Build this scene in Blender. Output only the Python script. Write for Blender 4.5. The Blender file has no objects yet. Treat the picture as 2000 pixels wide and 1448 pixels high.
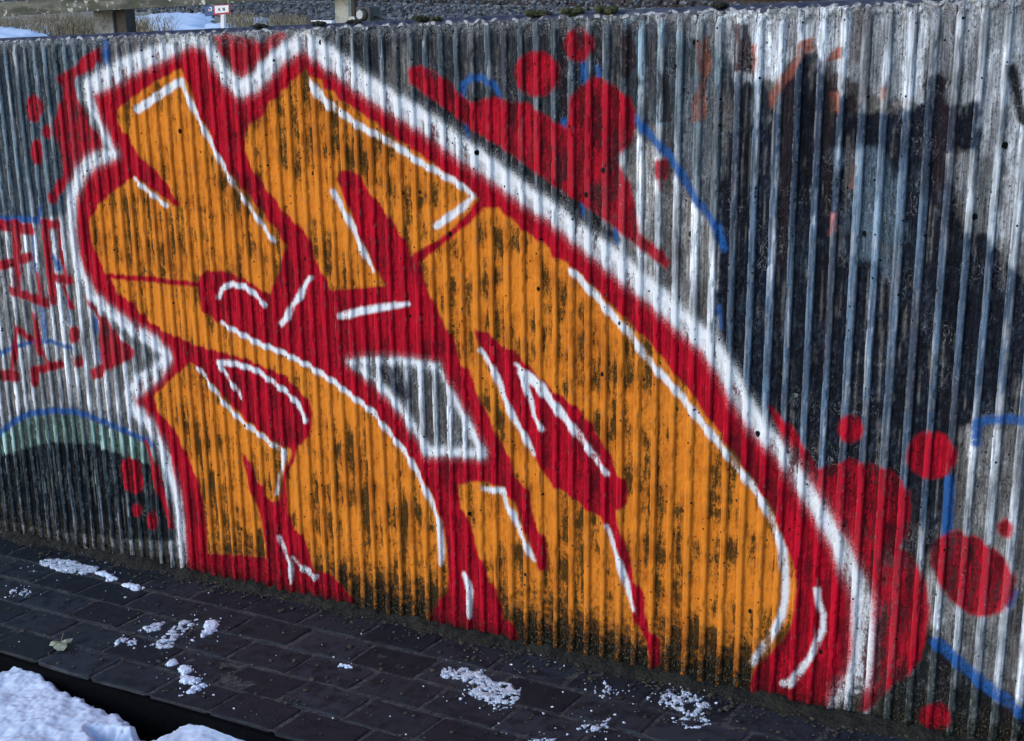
import bpy, bmesh, math, random
import numpy as np
from mathutils import Matrix, Vector

random.seed(7); np.random.seed(7)
scene = bpy.context.scene

# ------------------------------------------------------------------ camera
F = 2718.45                                   # focal length in photo pixels (2000 wide)
_d = np.array([120.0, -9426.0, F]); _d /= np.linalg.norm(_d)           # straight down
_w = np.array([-4216.0, (F * F - 120.0 * 4216.0) / 9426.0, F]); _w /= np.linalg.norm(_w)
RX, RZ = -_w, -_d
RY = -np.cross(RZ, RX)
ROT = np.array([RX, RY, RZ])                  # camera (right, up, forward) -> world
EYE = np.array([0.0, 0.0, 1.66])
cam_data = bpy.data.cameras.new('camera'); cam = bpy.data.objects.new('camera', cam_data)
scene.collection.objects.link(cam); scene.camera = cam
cam_data.sensor_width = 36; cam_data.lens = F / 2000 * 36
cam_data.clip_start = 0.05; cam_data.clip_end = 600
_m = Matrix.Identity(4)
for i in range(3):
    _m[i][0] = ROT[i, 0]; _m[i][1] = ROT[i, 1]; _m[i][2] = -ROT[i, 2]; _m[i][3] = EYE[i]
cam.matrix_world = _m

# ------------------------------------------------------------------ sky, sun, exposure
SUN_EL, SUN_AZ = math.radians(24), math.radians(222)      # azimuth clockwise from +Y
world = bpy.data.worlds.new('World'); scene.world = world; world.use_nodes = True
wn = world.node_tree.nodes; wl = world.node_tree.links
bgn = wn['Background']
sky = wn.new('ShaderNodeTexSky'); sky.sky_type = 'NISHITA'; sky.sun_disc = False
sky.sun_elevation = SUN_EL; sky.sun_rotation = SUN_AZ; sky.air_density = 1.0; sky.dust_density = 0.6; sky.ozone_density = 1.8
wl.new(sky.outputs[0], bgn.inputs[0]); bgn.inputs[1].default_value = 0.15
sun_d = bpy.data.lights.new('sun', 'SUN'); sun_d.energy = 0.5; sun_d.angle = math.radians(25); sun_d.color = (1, 0.99, 0.975)
sun = bpy.data.objects.new('sun', sun_d); scene.collection.objects.link(sun)
sdir = Vector((math.sin(SUN_AZ) * math.cos(SUN_EL), math.cos(SUN_AZ) * math.cos(SUN_EL), math.sin(SUN_EL)))
sun.rotation_euler = sdir.to_track_quat('Z', 'Y').to_euler()
scene.view_settings.view_transform = 'Standard'; scene.view_settings.look = 'None'
scene.view_settings.exposure = 0.8; scene.view_settings.gamma = 1.0

# ------------------------------------------------------------------ geometry of the place
WY = 2.593                                    # y of the wall's rib faces
PER = 0.04323                                 # rib period
def ztop(x): return EYE[2] - 0.0317 + 0.0435 * x
def zgr(x): return EYE[2] - 1.4815 + 0.0735 * x
def ray(px, py):
    return ROT @ np.array([px - 1000.0, 724.0 - py, F])
def at_y(px, py, y):
    r = ray(px, py); return EYE + r * (y / r[1])
def at_wall(px, py):
    p = at_y(px, py, WY); return p[0], p[2]
def at_ground(px, py, dz=0.0):
    r = ray(px, py); t = (zgr(0) + dz - EYE[2]) / (r[2] - 0.0735 * r[0]); return EYE + r * t

GC = at_wall(1803, 60)[0]                     # centre line of one groove
def lin(r, g, b):
    f = lambda c: (c / 255 / 12.92) if c <= 10.3 else ((c / 255 + 0.055) / 1.055) ** 2.4
    return np.array([f(r), f(g), f(b)])

# ------------------------------------------------------------------ helpers
def smooth(a, b, x):
    t = np.clip((x - a) / (b - a), 0, 1); return t * t * (3 - 2 * t)
_perm = np.random.RandomState(3).rand(256, 256)
def vnoise(x, y):
    xi = np.floor(x).astype(int); yi = np.floor(y).astype(int)
    fx = x - xi; fy = y - yi; fx = fx * fx * (3 - 2 * fx); fy = fy * fy * (3 - 2 * fy)
    g = lambda a, b: _perm[a & 255, b & 255]
    return (g(xi, yi) * (1 - fx) + g(xi + 1, yi) * fx) * (1 - fy) + (g(xi, yi + 1) * (1 - fx) + g(xi + 1, yi + 1) * fx) * fy
def fbm(x, y, o=4):
    s = 0; a = 0.5; t = 0
    for k in range(o):
        s = s + a * vnoise(x * 2 ** k + 17.3 * k, y * 2 ** k + 5.1 * k); t += a; a *= 0.55
    return s / t

def link(o, parent=None):
    scene.collection.objects.link(o)
    if parent: o.parent = parent
    return o
def tag(o, label=None, cat=None, group=None, kind=None):
    if label: o['label'] = label
    if cat: o['category'] = cat
    if group: o['group'] = group
    if kind: o['kind'] = kind
    return o
def mesh_obj(name, verts, faces, mat, parent=None, smooth_shade=False):
    me = bpy.data.meshes.new(name); me.from_pydata([tuple(map(float, v)) for v in verts], [], faces); me.update()
    if smooth_shade: me.polygons.foreach_set('use_smooth', [True] * len(me.polygons))
    me.materials.append(mat)
    return link(bpy.data.objects.new(name, me), parent)
def empty(name, loc):
    o = bpy.data.objects.new(name, None); o.location = loc; return link(o)
def grid_faces(nu, nv, off=0, flip=False):
    i = np.arange(nu - 1)[:, None]; j = np.arange(nv - 1)[None, :]
    a = i * nv + j
    f = np.stack([a, a + nv, a + nv + 1, a + 1], -1).reshape(-1, 4) + off
    return f[:, ::-1] if flip else f
def np_mesh(name, co, faces, mats, attrs=None, smooth_shade=True):
    me = bpy.data.meshes.new(name); n = len(co); m = len(faces)
    me.vertices.add(n); me.vertices.foreach_set('co', np.asarray(co, np.float32).ravel())
    me.loops.add(m * 4); me.loops.foreach_set('vertex_index', np.asarray(faces, np.int32).ravel())
    me.polygons.add(m); me.polygons.foreach_set('loop_start', np.arange(0, m * 4, 4, dtype=np.int32))
    me.polygons.foreach_set('loop_total', np.full(m, 4, np.int32))
    me.polygons.foreach_set('use_smooth', np.full(m, smooth_shade))
    for k, v in (attrs or {}).items():
        if v.ndim == 2:
            at = me.attributes.new(k, 'FLOAT_COLOR', 'POINT')
            at.data.foreach_set('color', np.concatenate([v, np.ones((n, 1))], 1).astype(np.float32).ravel())
        else:
            at = me.attributes.new(k, 'FLOAT', 'POINT'); at.data.foreach_set('value', v.astype(np.float32))
    me.update(calc_edges=True); me.validate()
    for mt in mats: me.materials.append(mt)
    return me

class NT:
    """small node-tree writer"""
    def __init__(s, name):
        s.mat = bpy.data.materials.new(name); s.mat.use_nodes = True
        s.t = s.mat.node_tree; s.n = s.t.nodes; s.l = s.t.links; s.bsdf = s.n['Principled BSDF']
        s.pos = s.n.new('ShaderNodeNewGeometry').outputs['Position']
    def put(s, node, i, v):
        if isinstance(v, bpy.types.NodeSocket): s.l.new(v, node.inputs[i])
        elif v is not None:
            sk = node.inputs[i]
            if hasattr(sk.default_value, '__len__') and len(sk.default_value) == 4 and len(v) == 3: v = (*v, 1)
            sk.default_value = v
    def math(s, op, a, b=None, c=None, clamp=False):
        n = s.n.new('ShaderNodeMath'); n.operation = op; n.use_clamp = clamp
        for i, v in enumerate((a, b, c)):
            if v is not None: s.put(n, i, v)
        return n.outputs[0]
    def step(s, x, a, b):
        n = s.n.new('ShaderNodeMapRange'); n.interpolation_type = 'SMOOTHSTEP'
        s.put(n, 0, x); s.put(n, 1, a); s.put(n, 2, b); return n.outputs[0]
    def mix(s, f, a, b, mode='MIX'):
        n = s.n.new('ShaderNodeMix'); n.data_type = 'RGBA'; n.blend_type = mode
        s.put(n, 0, f); s.put(n, 6, a); s.put(n, 7, b); return n.outputs[2]
    def vec(s, sx, sy, sz, src=None):
        n = s.n.new('ShaderNodeVectorMath'); n.operation = 'MULTIPLY'
        s.put(n, 0, src or s.pos); n.inputs[1].default_value = (sx, sy, sz); return n.outputs[0]
    def noise(s, scale, detail=4, rough=0.55, vec=None, dist=0.0):
        n = s.n.new('ShaderNodeTexNoise'); s.put(n, 'Vector', vec or s.pos)
        n.inputs['Scale'].default_value = scale; n.inputs['Detail'].default_value = detail
        n.inputs['Roughness'].default_value = rough; n.inputs['Distortion'].default_value = dist
        return n.outputs[0]
    def voro(s, scale, vec=None, feat='F1'):
        n = s.n.new('ShaderNodeTexVoronoi'); n.feature = feat; s.put(n, 'Vector', vec or s.pos)
        n.inputs['Scale'].default_value = scale; return n
    def attr(s, name):
        n = s.n.new('ShaderNodeAttribute'); n.attribute_name = name; return n
    def sep(s, col):
        n = s.n.new('ShaderNodeSeparateColor'); s.put(n, 0, col); return n.outputs
    def bump(s, h, strength=0.4, dist=0.003, normal=None):
        n = s.n.new('ShaderNodeBump'); n.inputs['Strength'].default_value = strength; n.inputs['Distance'].default_value = dist
        s.put(n, 'Height', h)
        if normal: s.put(n, 'Normal', normal)
        return n.outputs[0]
    def out(s, color=None, rough=None, normal=None, spec=None):
        if color is not None: s.put(s.bsdf, 'Base Color', color)
        if rough is not None: s.put(s.bsdf, 'Roughness', rough)
        if normal is not None: s.put(s.bsdf, 'Normal', normal)
        if spec is not None: s.put(s.bsdf, 'Specular IOR Level', spec)
        return s.mat
    def randid(s):
        n = s.n.new('ShaderNodeObjectInfo'); return n.outputs['Random']

def plain(name, c1, c2, scale=30, rough=0.8, bump=0.3, bdist=0.003, detail=6, c3=None, spec=0.3):
    t = NT(name); n = t.noise(scale, detail, 0.6)
    col = t.mix(t.step(n, 0.35, 0.65), tuple(c1), tuple(c2))
    if c3 is not None: col = t.mix(t.step(t.noise(scale * 4.3, 3), 0.55, 0.7), col, tuple(c3))
    return t.out(col, rough, t.bump(t.noise(scale * 3, 6), bump, bdist), spec)

# ------------------------------------------------------------------ wall paint material
def wall_material():
    t = NT('painted_concrete')
    bg = t.attr('bg').outputs['Color']
    pa = t.sep(t.attr('pa').outputs['Color']); pb = t.sep(t.attr('pb').outputs['Color'])
    g = t.attr('groove').outputs['Fac']; hg = t.attr('hgt').outputs['Fac']; top = t.attr('topz').outputs['Fac']; edge = t.attr('edge').outputs['Fac']
    M, A_, S_ = (lambda a, b: t.math('MULTIPLY', a, b)), (lambda a, b: t.math('ADD', a, b)), (lambda a, b: t.math('SUBTRACT', a, b))
    n_f = t.noise(330, 5, 0.7); n_m = t.noise(70, 5, 0.6); n_b = t.noise(11, 4, 0.6)
    n_v = t.noise(1.0, 6, 0.72, vec=t.vec(300, 200, 125))           # fine mottling drawn out by running water
    n_s = t.noise(1.0, 4, 0.6, vec=t.vec(46, 46, 7))              # clumps that differ from groove to groove
    n_l = t.noise(1.0, 3, 0.6, vec=t.vec(240, 240, 10))           # long thin streaks
    warp = A_(M(S_(n_m, 0.5), 0.006), M(S_(n_f, 0.5), 0.007))
    low = t.step(A_(hg, A_(M(S_(n_m, 0.5), 0.24), A_(M(S_(n_s, 0.5), 0.16), M(S_(1.0, t.step(pb[1], -0.02, 0.02)), 0.05)))), 0.20, 0.03)       # splash zone
    gt = A_(M(g, 0.9), M(low, 0.6))
    # rough floors take paint badly: speckle of bare dirty concrete
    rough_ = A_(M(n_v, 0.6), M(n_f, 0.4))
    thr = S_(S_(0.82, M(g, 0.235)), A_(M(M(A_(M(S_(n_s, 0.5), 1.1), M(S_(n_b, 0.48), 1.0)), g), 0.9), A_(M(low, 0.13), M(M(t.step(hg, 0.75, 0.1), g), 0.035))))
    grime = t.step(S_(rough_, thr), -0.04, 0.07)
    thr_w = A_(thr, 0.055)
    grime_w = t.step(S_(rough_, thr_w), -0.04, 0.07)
    def layer(sd, soft, k=1.0):
        return t.step(A_(sd, M(warp, k)), -soft, soft)
    bare = t.mix(t.step(n_m, 0.35, 0.7), tuple(lin(52, 50, 46)), tuple(lin(112, 108, 102)))
    col = t.mix(1.0, bg, t.mix(t.step(n_l, 0.32, 0.68), (0.52, 0.52, 0.53), (1.4, 1.4, 1.4)), 'MULTIPLY')
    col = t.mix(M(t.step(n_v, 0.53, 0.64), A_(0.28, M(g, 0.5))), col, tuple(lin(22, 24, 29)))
    col = t.mix(M(t.step(A_(n_v, M(S_(n_m, 0.5), 0.3)), 0.44, 0.32), A_(0.06, M(t.step(t.math('MULTIPLY', t.sep(bg)[1], 1.0), 0.02, 0.30), 0.5))), col, tuple(lin(184, 192, 200)))
    col = t.mix(M(t.step(S_(t.math('ABSOLUTE', S_(t.noise(1.0, 2, 0.5, vec=t.vec(60, 60, 34), dist=1.5), 0.5)), M(g, 0.008)), 0.010, 0.003), M(t.step(n_b, 0.50, 0.64), 0.5)), col, tuple(lin(170, 174, 178)))
    # worn arrises of the old coats
    col = t.mix(M(M(edge, t.step(n_m, 0.50, 0.60)), 0.42), col, tuple(lin(176, 178, 180)))
    RED = tuple(lin(206, 18, 46)); RED2 = tuple(lin(152, 9, 32)); ORG = tuple(lin(229, 137, 44)); ORG2 = tuple(lin(184, 102, 32))
    WHT = tuple(lin(238, 241, 246)); BLU = tuple(lin(40, 96, 166))
    red = t.mix(t.step(n_l, 0.35, 0.68), RED, RED2)
    org = t.mix(t.step(A_(n_b, M(S_(n_l, 0.5), 0.5)), 0.40, 0.72), ORG, ORG2)
    red = t.mix(M(t.step(A_(n_b, M(S_(n_m, 0.5), 0.4)), 0.52, 0.70), 0.6), red, tuple(lin(122, 10, 30)))
    col = t.mix(M(layer(pa[0], 0.006), M(t.step(A_(n_v, M(g, 0.03)), 0.66, 0.53), 0.95)), col, BLU)
    m_sp = layer(pa[1], 0.007)
    col = t.mix(M(M(m_sp, 0.95), M(S_(1.0, M(grime, 0.6)), t.step(n_v, 0.74, 0.58))), col, red)
    m_rd = layer(pb[0], 0.006); col = t.mix(m_rd, col, red)
    m_or = layer(pb[1], 0.0055)
    col = t.mix(m_or, col, org)
    halo = M(M(t.step(pa[2], -0.024, 0.0), t.step(n_f, 0.42, 0.62)), 0.38); col = t.mix(halo, col, WHT)
    wm = M(layer(pa[2], 0.010, 1.5), S_(1.0, grime_w)); col = t.mix(wm, col, WHT)
    w2 = layer(pb[2], 0.005); col = t.mix(M(w2, S_(1.0, M(grime_w, 0.8))), col, WHT)
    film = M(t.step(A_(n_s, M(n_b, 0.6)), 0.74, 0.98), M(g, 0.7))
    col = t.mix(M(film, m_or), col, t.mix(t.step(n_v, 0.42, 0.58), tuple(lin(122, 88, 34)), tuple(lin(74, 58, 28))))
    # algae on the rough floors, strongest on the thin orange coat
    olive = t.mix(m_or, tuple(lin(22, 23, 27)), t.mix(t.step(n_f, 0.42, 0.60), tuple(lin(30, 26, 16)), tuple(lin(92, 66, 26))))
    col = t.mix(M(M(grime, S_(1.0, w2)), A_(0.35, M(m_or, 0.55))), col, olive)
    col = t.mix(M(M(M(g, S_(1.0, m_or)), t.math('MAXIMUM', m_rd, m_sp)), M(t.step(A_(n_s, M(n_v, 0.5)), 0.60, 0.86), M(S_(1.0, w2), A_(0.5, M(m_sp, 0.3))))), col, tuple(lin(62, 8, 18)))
    # chipped arrises through every coat
    col = t.mix(M(M(edge, t.step(n_m, 0.56, 0.63)), 0.75), col, bare)
    # splash zone: mud, moss and pale crumbs of bare concrete
    mud = t.mix(t.step(n_v, 0.53, 0.64), tuple(lin(20, 18, 12)), tuple(lin(112, 106, 90)))
    mud = t.mix(t.step(n_m, 0.56, 0.68), mud, tuple(lin(26, 29, 15)))
    redm = M(t.math('MAXIMUM', m_rd, m_sp), S_(1.0, m_or))
    col = t.mix(M(M(low, t.step(A_(A_(rough_, M(g, 0.12)), M(low, 0.12)), 0.46, 0.62)), S_(1.0, M(redm, t.step(hg, 0.0, 0.05)))), col, mud)
    col = t.mix(M(M(low, redm), M(t.step(n_v, 0.36, 0.58), 0.8)), col, tuple(lin(64, 3, 15)))
    tm = M(t.step(A_(top, M(S_(n_m, 0.5), 1.2)), 0.35, 0.9), t.step(n_v, 0.42, 0.58))
    col = t.mix(M(tm, 0.75), col, t.mix(t.step(n_f, 0.45, 0.6), tuple(lin(54, 54, 58)), tuple(lin(176, 176, 180))))
    # blow holes of the casting: bump, plus the shade inside painted dark
    v1 = t.voro(24, t.vec(1, 0.3, 0.75)); v2 = t.voro(95, t.vec(1, 0.3, 0.85))
    r1 = M(t.step(t.sep(v1.outputs['Color'])[0], 0.70, 1.0), 0.125)
    r2 = M(t.step(t.sep(v2.outputs['Color'])[0], 0.78, 1.0), 0.22)
    w1 = A_(v1.outputs['Distance'], M(S_(n_f, 0.5), 0.14))
    pit = t.math('MAXIMUM', t.step(S_(r1, w1), -0.012, 0.015), t.step(S_(r2, v2.outputs['Distance']), -0.03, 0.03))
    col = t.mix(pit, col, tuple(lin(24, 22, 20)))
    h = A_(M(rough_, A_(0.2, M(g, 1.6))), M(n_m, 0.4))
    h = S_(h, M(pit, 1.0))
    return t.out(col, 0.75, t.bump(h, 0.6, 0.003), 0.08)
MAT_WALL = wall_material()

# ------------------------------------------------------------------ the painting, traced as strokes and fields on the wall plane
def stroke(*pts):       # (px, py, width px)
    out = []
    for x, y, w in pts:
        a = at_wall(x, y); b = at_wall(x, y + 1); out.append((a[0], a[1], w / 2 * (a[1] - b[1])))
    return ('s', out)
def S(w, *xy):
    return stroke(*[(x, y, w) for x, y in xy])
def poly(*xy):
    return ('p', [at_wall(x, y) for x, y in xy])
def ell(cx, cy, rx, ry, tilt=0):
    c, s = math.cos(tilt), math.sin(tilt)
    return poly(*[(cx + rx * math.cos(a) * c - ry * math.sin(a) * s, cy + rx * math.cos(a) * s + ry * math.sin(a) * c) for a in np.linspace(0, 2 * math.pi, 20, endpoint=False)])
FAR = -0.06
def seg_d(x, z, a, b):
    dx, dz = b[0] - a[0], b[1] - a[1]; L = dx * dx + dz * dz + 1e-12
    t = np.clip(((x - a[0]) * dx + (z - a[1]) * dz) / L, 0, 1)
    return np.hypot(x - a[0] - t * dx, z - a[1] - t * dz), t
def sdf(shape, x, z):
    kind, pts = shape; P = np.array(pts)
    mg = 0.07 if kind == 'p' else 0.07 + P[:, 2].max()
    out = np.full(len(x), FAR)
    sel = np.nonzero((x > P[:, 0].min() - mg) & (x < P[:, 0].max() + mg) & (z > P[:, 1].min() - mg) & (z < P[:, 1].max() + mg))[0]
    if len(sel) == 0: return out
    xs, zs = x[sel], z[sel]
    if kind == 's':
        d = np.full(len(sel), FAR)
        for a, b in zip(pts[:-1], pts[1:]):
            dd, t = seg_d(xs, zs, a, b); d = np.maximum(d, a[2] + (b[2] - a[2]) * t - dd)
        out[sel] = np.maximum(d, FAR); return out
    d = np.full(len(sel), 9.0); ins = np.zeros(len(sel), bool)
    for a, b in zip(pts, pts[1:] + pts[:1]):
        dd, _ = seg_d(xs, zs, a, b); d = np.minimum(d, dd)
        if a[1] != b[1]:
            c = ((a[1] > zs) != (b[1] > zs)) & (xs < (b[0] - a[0]) * (zs - a[1]) / (b[1] - a[1]) + a[0]); ins ^= c
    out[sel] = np.maximum(np.where(ins, d, -d), FAR); return out
def union(shapes, x, z):
    o = np.full(len(x), FAR)
    for s in shapes: o = np.maximum(o, sdf(s, x, z))
    return o

# outer white outline
OUTLINE = [(352,1118,20),(352,1080,20),(349,1020,18),(342,970,20),(332,930,22),(322,899,24),(308,861,22),(288,828,26),(262,803,30),(250,776,26),(268,752,36),(305,728,28),
 (324,697,24),(300,670,26),(250,640,26),(212,610,24),(175,575,24),(158,537,22),(144,500,20),(137,450,20),(138,400,22),(145,366,26),(158,336,28),(178,316,26),(204,304,24),(222,300,18),
 (203,265,14),(184,225,16),(170,192,26),(168,172,32),(192,160,36),(215,148,38),(250,128,36),(300,107,34),(345,88,28),(368,74,24),(400,88,18),(420,120,24),(440,150,28),(467,174,34),
 (492,164,32),(515,140,32),(540,112,32),(562,96,32),(590,78,36),(612,92,44),(655,122,44),(700,157,42),(750,192,42),(800,222,42),(850,252,40),(900,292,42),(950,325,40),(987,352,38),
 (1025,383,38),(1075,414,36),(1125,455,40),(1175,492,42),(1225,535,44),(1275,575,42),(1312,610,40),(1350,645,40),(1380,670,40),(1410,712,38),(1442,775,36),(1467,815,34),(1490,848,32),
 (1515,872,30),(1540,905,30),(1565,946,30),(1597,996,30),(1622,1037,30),(1644,1078,32),(1656,1106,34),(1674,1143,36),(1684,1175,36),(1686,1236,36),(1684,1286,36),(1676,1325,36),(1652,1352,34),(1634,1384,26)]
BODY = [(x, y) for x, y, w in OUTLINE] + [(1560, 1400), (1300, 1330), (1000, 1275), (700, 1205), (355, 1125)]
HOLE = poly((674,708),(700,701),(750,698),(800,702),(858,711),(866,739),(894,786),(930,849),(950,884),(940,900),(875,892),(828,892),(816,864),(783,812),(752,776),(720,742),(696,730))
HOLE_EDGE = [stroke((678,709,10),(700,707,14),(750,705,16),(800,709,16),(853,718,14)), stroke((856,722,10),(864,742,12),(890,788,14),(922,850,18),(938,884,18)),
             stroke((938,888,18),(875,884,20),(834,884,20),(824,864,16),(790,812,18),(760,776,18),(727,742,16),(702,724,14))]
# orange fields
ORANGE = [
 poly((226,215),(245,200),(265,185),(285,172),(305,157),(325,148),(348,134),(366,160),(380,212),(408,262),(428,312),(456,350),(480,378),(505,410),(530,440),(545,458),(557,482),(547,517),(536,547),(525,577),
      (500,562),(475,545),(435,530),(398,530),(382,552),(300,541),(206,535),(192,512),(178,470),(174,430),(190,400),(215,378),(250,352),(262,346),(345,405),(348,398),(315,348),(300,333),(288,320),(272,310),(265,293),(253,283),(248,263),(235,257),(225,238)),
 poly((212,545),(300,553),(382,562),(390,607),(405,617),(425,632),(470,660),(520,682),(560,700),(604,722),(652,748),(692,778),(730,806),(756,838),(780,868),(806,902),(826,940),(843,974),(862,1019),(870,1074),(872,1120),(871,1161),(852,1175),(838,1206),(840,1232),
      (700,1210),(688,1165),(672,1156),(660,1136),(640,1121),(615,1116),(597,1074),(590,1046),(572,1036),(562,999),(560,964),(558,937),(563,914),(575,899),(580,872),(602,854),(607,811),(600,782),(582,764),(557,737),(530,724),(482,704),(435,690),(415,685),(390,677),(368,670),(348,660),(325,652),(308,640),(285,627),(282,617),(265,607),(260,592),(235,580),(220,560)),
 poly((295,776),(315,759),(332,741),(350,726),(370,709),(383,716),(400,734),(420,758),(447,790),(480,822),(505,842),(530,862),(566,880),(568,892),(556,915),(548,940),(544,972),(540,979),(527,981),(517,971),(515,949),(500,944),(497,936),(490,904),(470,886),(470,899),(480,936),(497,984),(510,1024),(520,1070),(520,1090),(470,1086),(402,1082),(400,1024),(392,974),(385,936),(370,909),(362,884),(347,859),(335,834),(317,816),(303,795)),
 poly((592,135),(600,147),(625,157),(630,172),(650,180),(660,197),(680,205),(707,225),(737,245),(765,270),(800,290),(825,307),(857,330),(887,350),(915,377),(932,388),(915,412),(887,442),(850,472),(807,494),(800,502),(790,469),(777,457),(765,434),(747,409),(732,389),(712,369),(700,342),(680,333),(662,333),(652,350),(662,367),(680,409),(697,459),(720,502),(736,534),(750,559),(722,561),(672,566),(640,567),(635,544),(620,522),(610,502),(605,469),(582,442),(555,417),(537,394),(520,372),(507,355),(485,322),(475,295),(475,262),(490,242),(515,225),(522,200),(540,192),(545,177),(560,172),(565,160),(582,152)),
 poly((817,514),(850,489),(890,456),(920,432),(942,406),(970,407),(1000,432),(1012,447),(1037,462),(1070,485),(1077,502),(1105,515),(1130,535),(1172,577),(1207,612),(1240,645),(1275,677),(1307,720),(1325,744),(1345,762),(1365,797),(1390,829),(1415,864),(1437,894),(1457,924),(1487,967),(1500,987),(1514,1015),(1526,1049),(1533,1074),(1541,1090),(1552,1115),(1555,1148),(1551,1186),(1543,1226),(1523,1256),(1505,1275),(1478,1300),(1462,1340),(1445,1370),(1290,1330),(1020,1275),(1017,1263),(1000,1216),(982,1211),(977,1186),(970,1151),(950,1136),(945,1098),(932,1086),(925,1061),(920,1036),(912,1011),(897,994),(892,949),(935,941),(980,952),(1003,985),(1020,1030),(1040,1085),(1049,1112),(1067,1118),(1067,1086),(1062,1049),(1047,1036),(1037,1005),(1032,959),(1012,944),(1003,931),(998,896),(985,884),(973,861),(957,824),(947,806),(925,756),(913,724),(897,712),(892,694),(882,657),(865,637),(855,614),(847,587),(835,577),(827,552)),
]
# red laid over the orange: leaf, stem
OVER_RED = [
 poly((925,644),(955,652),(975,677),(1000,684),(1037,725),(1065,751),(1077,764),(1097,776),(1110,789),(1125,794),(1140,816),(1157,829),(1162,849),(1180,871),(1192,894),(1197,914),(1207,931),(1220,939),(1225,961),(1222,986),(1210,996),(1201,998),(1205,1020),(1214,1049),(1226,1086),(1238,1136),(1255,1161),(1258,1206),(1270,1236),(1287,1251),(1290,1298),(1272,1316),(1266,1273),(1255,1246),(1237,1216),(1225,1161),(1207,1111),(1190,1060),(1174,1011),(1160,1006),(1140,994),(1130,986),(1107,966),(1080,954),(1062,931),(1047,899),(1036,884),(1012,840),(990,800),(965,740),(940,690)),
]
WHITE = [
 stroke((430,632,8),(462,650,10),(500,671,11),(550,690,11),(600,715,11),(650,747,11),(687,777,11),(725,804,11),(750,837,11),(775,867,11),(800,902,11),(820,939,11),(837,974,11),(855,1019,11),(861,1074,10),(860,1104,6)),
 stroke((385,719,6),(392,728,8),(410,754,10),(437,791,10),(470,824,10),(500,846,10),(525,866,10),(553,882,11),(550,909,11),(542,936,8),(539,966,4)),
 stroke((543,1049,6),(557,1086,10),(565,1104,12),(567,1138,7)), stroke((570,1092,6),(585,1108,12),(612,1127,14)),
 stroke((602,160,16),(620,185,20),(640,205,18),(670,225,15),(700,247,14),(737,267,14),(770,285,14),(812,315,13),(850,335,13),(890,357,13),(922,383,12)), stroke((922,384,10),(900,407,14),(875,424,16),(850,442,15)),
 stroke((935,682,7),(962,724,13),(975,756,14),(990,796,14),(1002,819,13),(1020,849,13),(1040,889,8)),
 stroke((1004,713,8),(1030,740,22),(1050,753,22),(1075,786,19),(1100,816,18),(1125,846,17),(1150,879,14),(1170,909,12),(1183,926,10)), stroke((1012,728,14),(1022,749,13),(1035,786,11),(1042,816,10),(1056,838,11)),
 stroke((1114,530,12),(1140,557,16),(1170,589,15),(1200,624,15),(1225,649,15),(1250,684,15),(1275,717,15),(1300,744,16),(1332,779,16),(1362,819,15),(1390,854,15),(1420,889,15),(1450,929,15),(1475,961,15),(1497,999,14),(1515,1041,14),(1527,1074,14),(1532,1123,14),(1532,1168,14),(1525,1206,14),(1512,1231,14),(1498,1255,14),(1475,1286,15),(1465,1298,12)),
 stroke((1594,1153,10),(1597,1176,10),(1605,1203,12),(1605,1233,11),(1592,1261,11),(1580,1286,11),(1565,1306,12),(1545,1334,14),(1527,1338,12)),
 stroke((1183,1030,6),(1197,1069,10),(1205,1093,12),(1217,1131,14),(1227,1163,11),(1235,1190,8)), stroke((906,1126,14),(915,1156,15),(915,1205,9)),
 stroke((649,375,11),(667,409,14),(685,442,13),(702,479,13),(715,507,11),(729,530,7)), stroke((665,619,15),(700,609,15),(750,600,14),(795,594,8)),
 stroke((547,634,12),(560,619,15),(570,594,11),(585,579,14),(595,554,10),(606,543,9)), stroke((425,582,9),(430,566,11),(450,557,11),(475,560,11),(495,575,11),(515,597,9)),
 stroke((424,710,13),(457,712,11),(500,725,11),(530,747,11),(555,765,11),(575,784,11),(585,801,14),(594,821,12)), stroke((426,714,9),(436,728,9),(447,746,10),(462,766,9),(467,778,6)),
 stroke((267,214,18),(287,202,17),(315,182,16),(337,167,17),(352,160,16),(367,195,13),(385,232,12),(402,265,11),(420,300,11),(440,337,10),(457,365,10),(480,397,10),(497,422,10),(520,454,10),(533,472,8)),
 stroke((260,350,7),(275,364,10),(300,384,10),(322,402,9)),
 stroke((945,957,10),(980,959,12),(990,992,13),(1000,1003,12),(1015,1044,11),(1035,1086,11),(1040,1096,6)),
]
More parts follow.
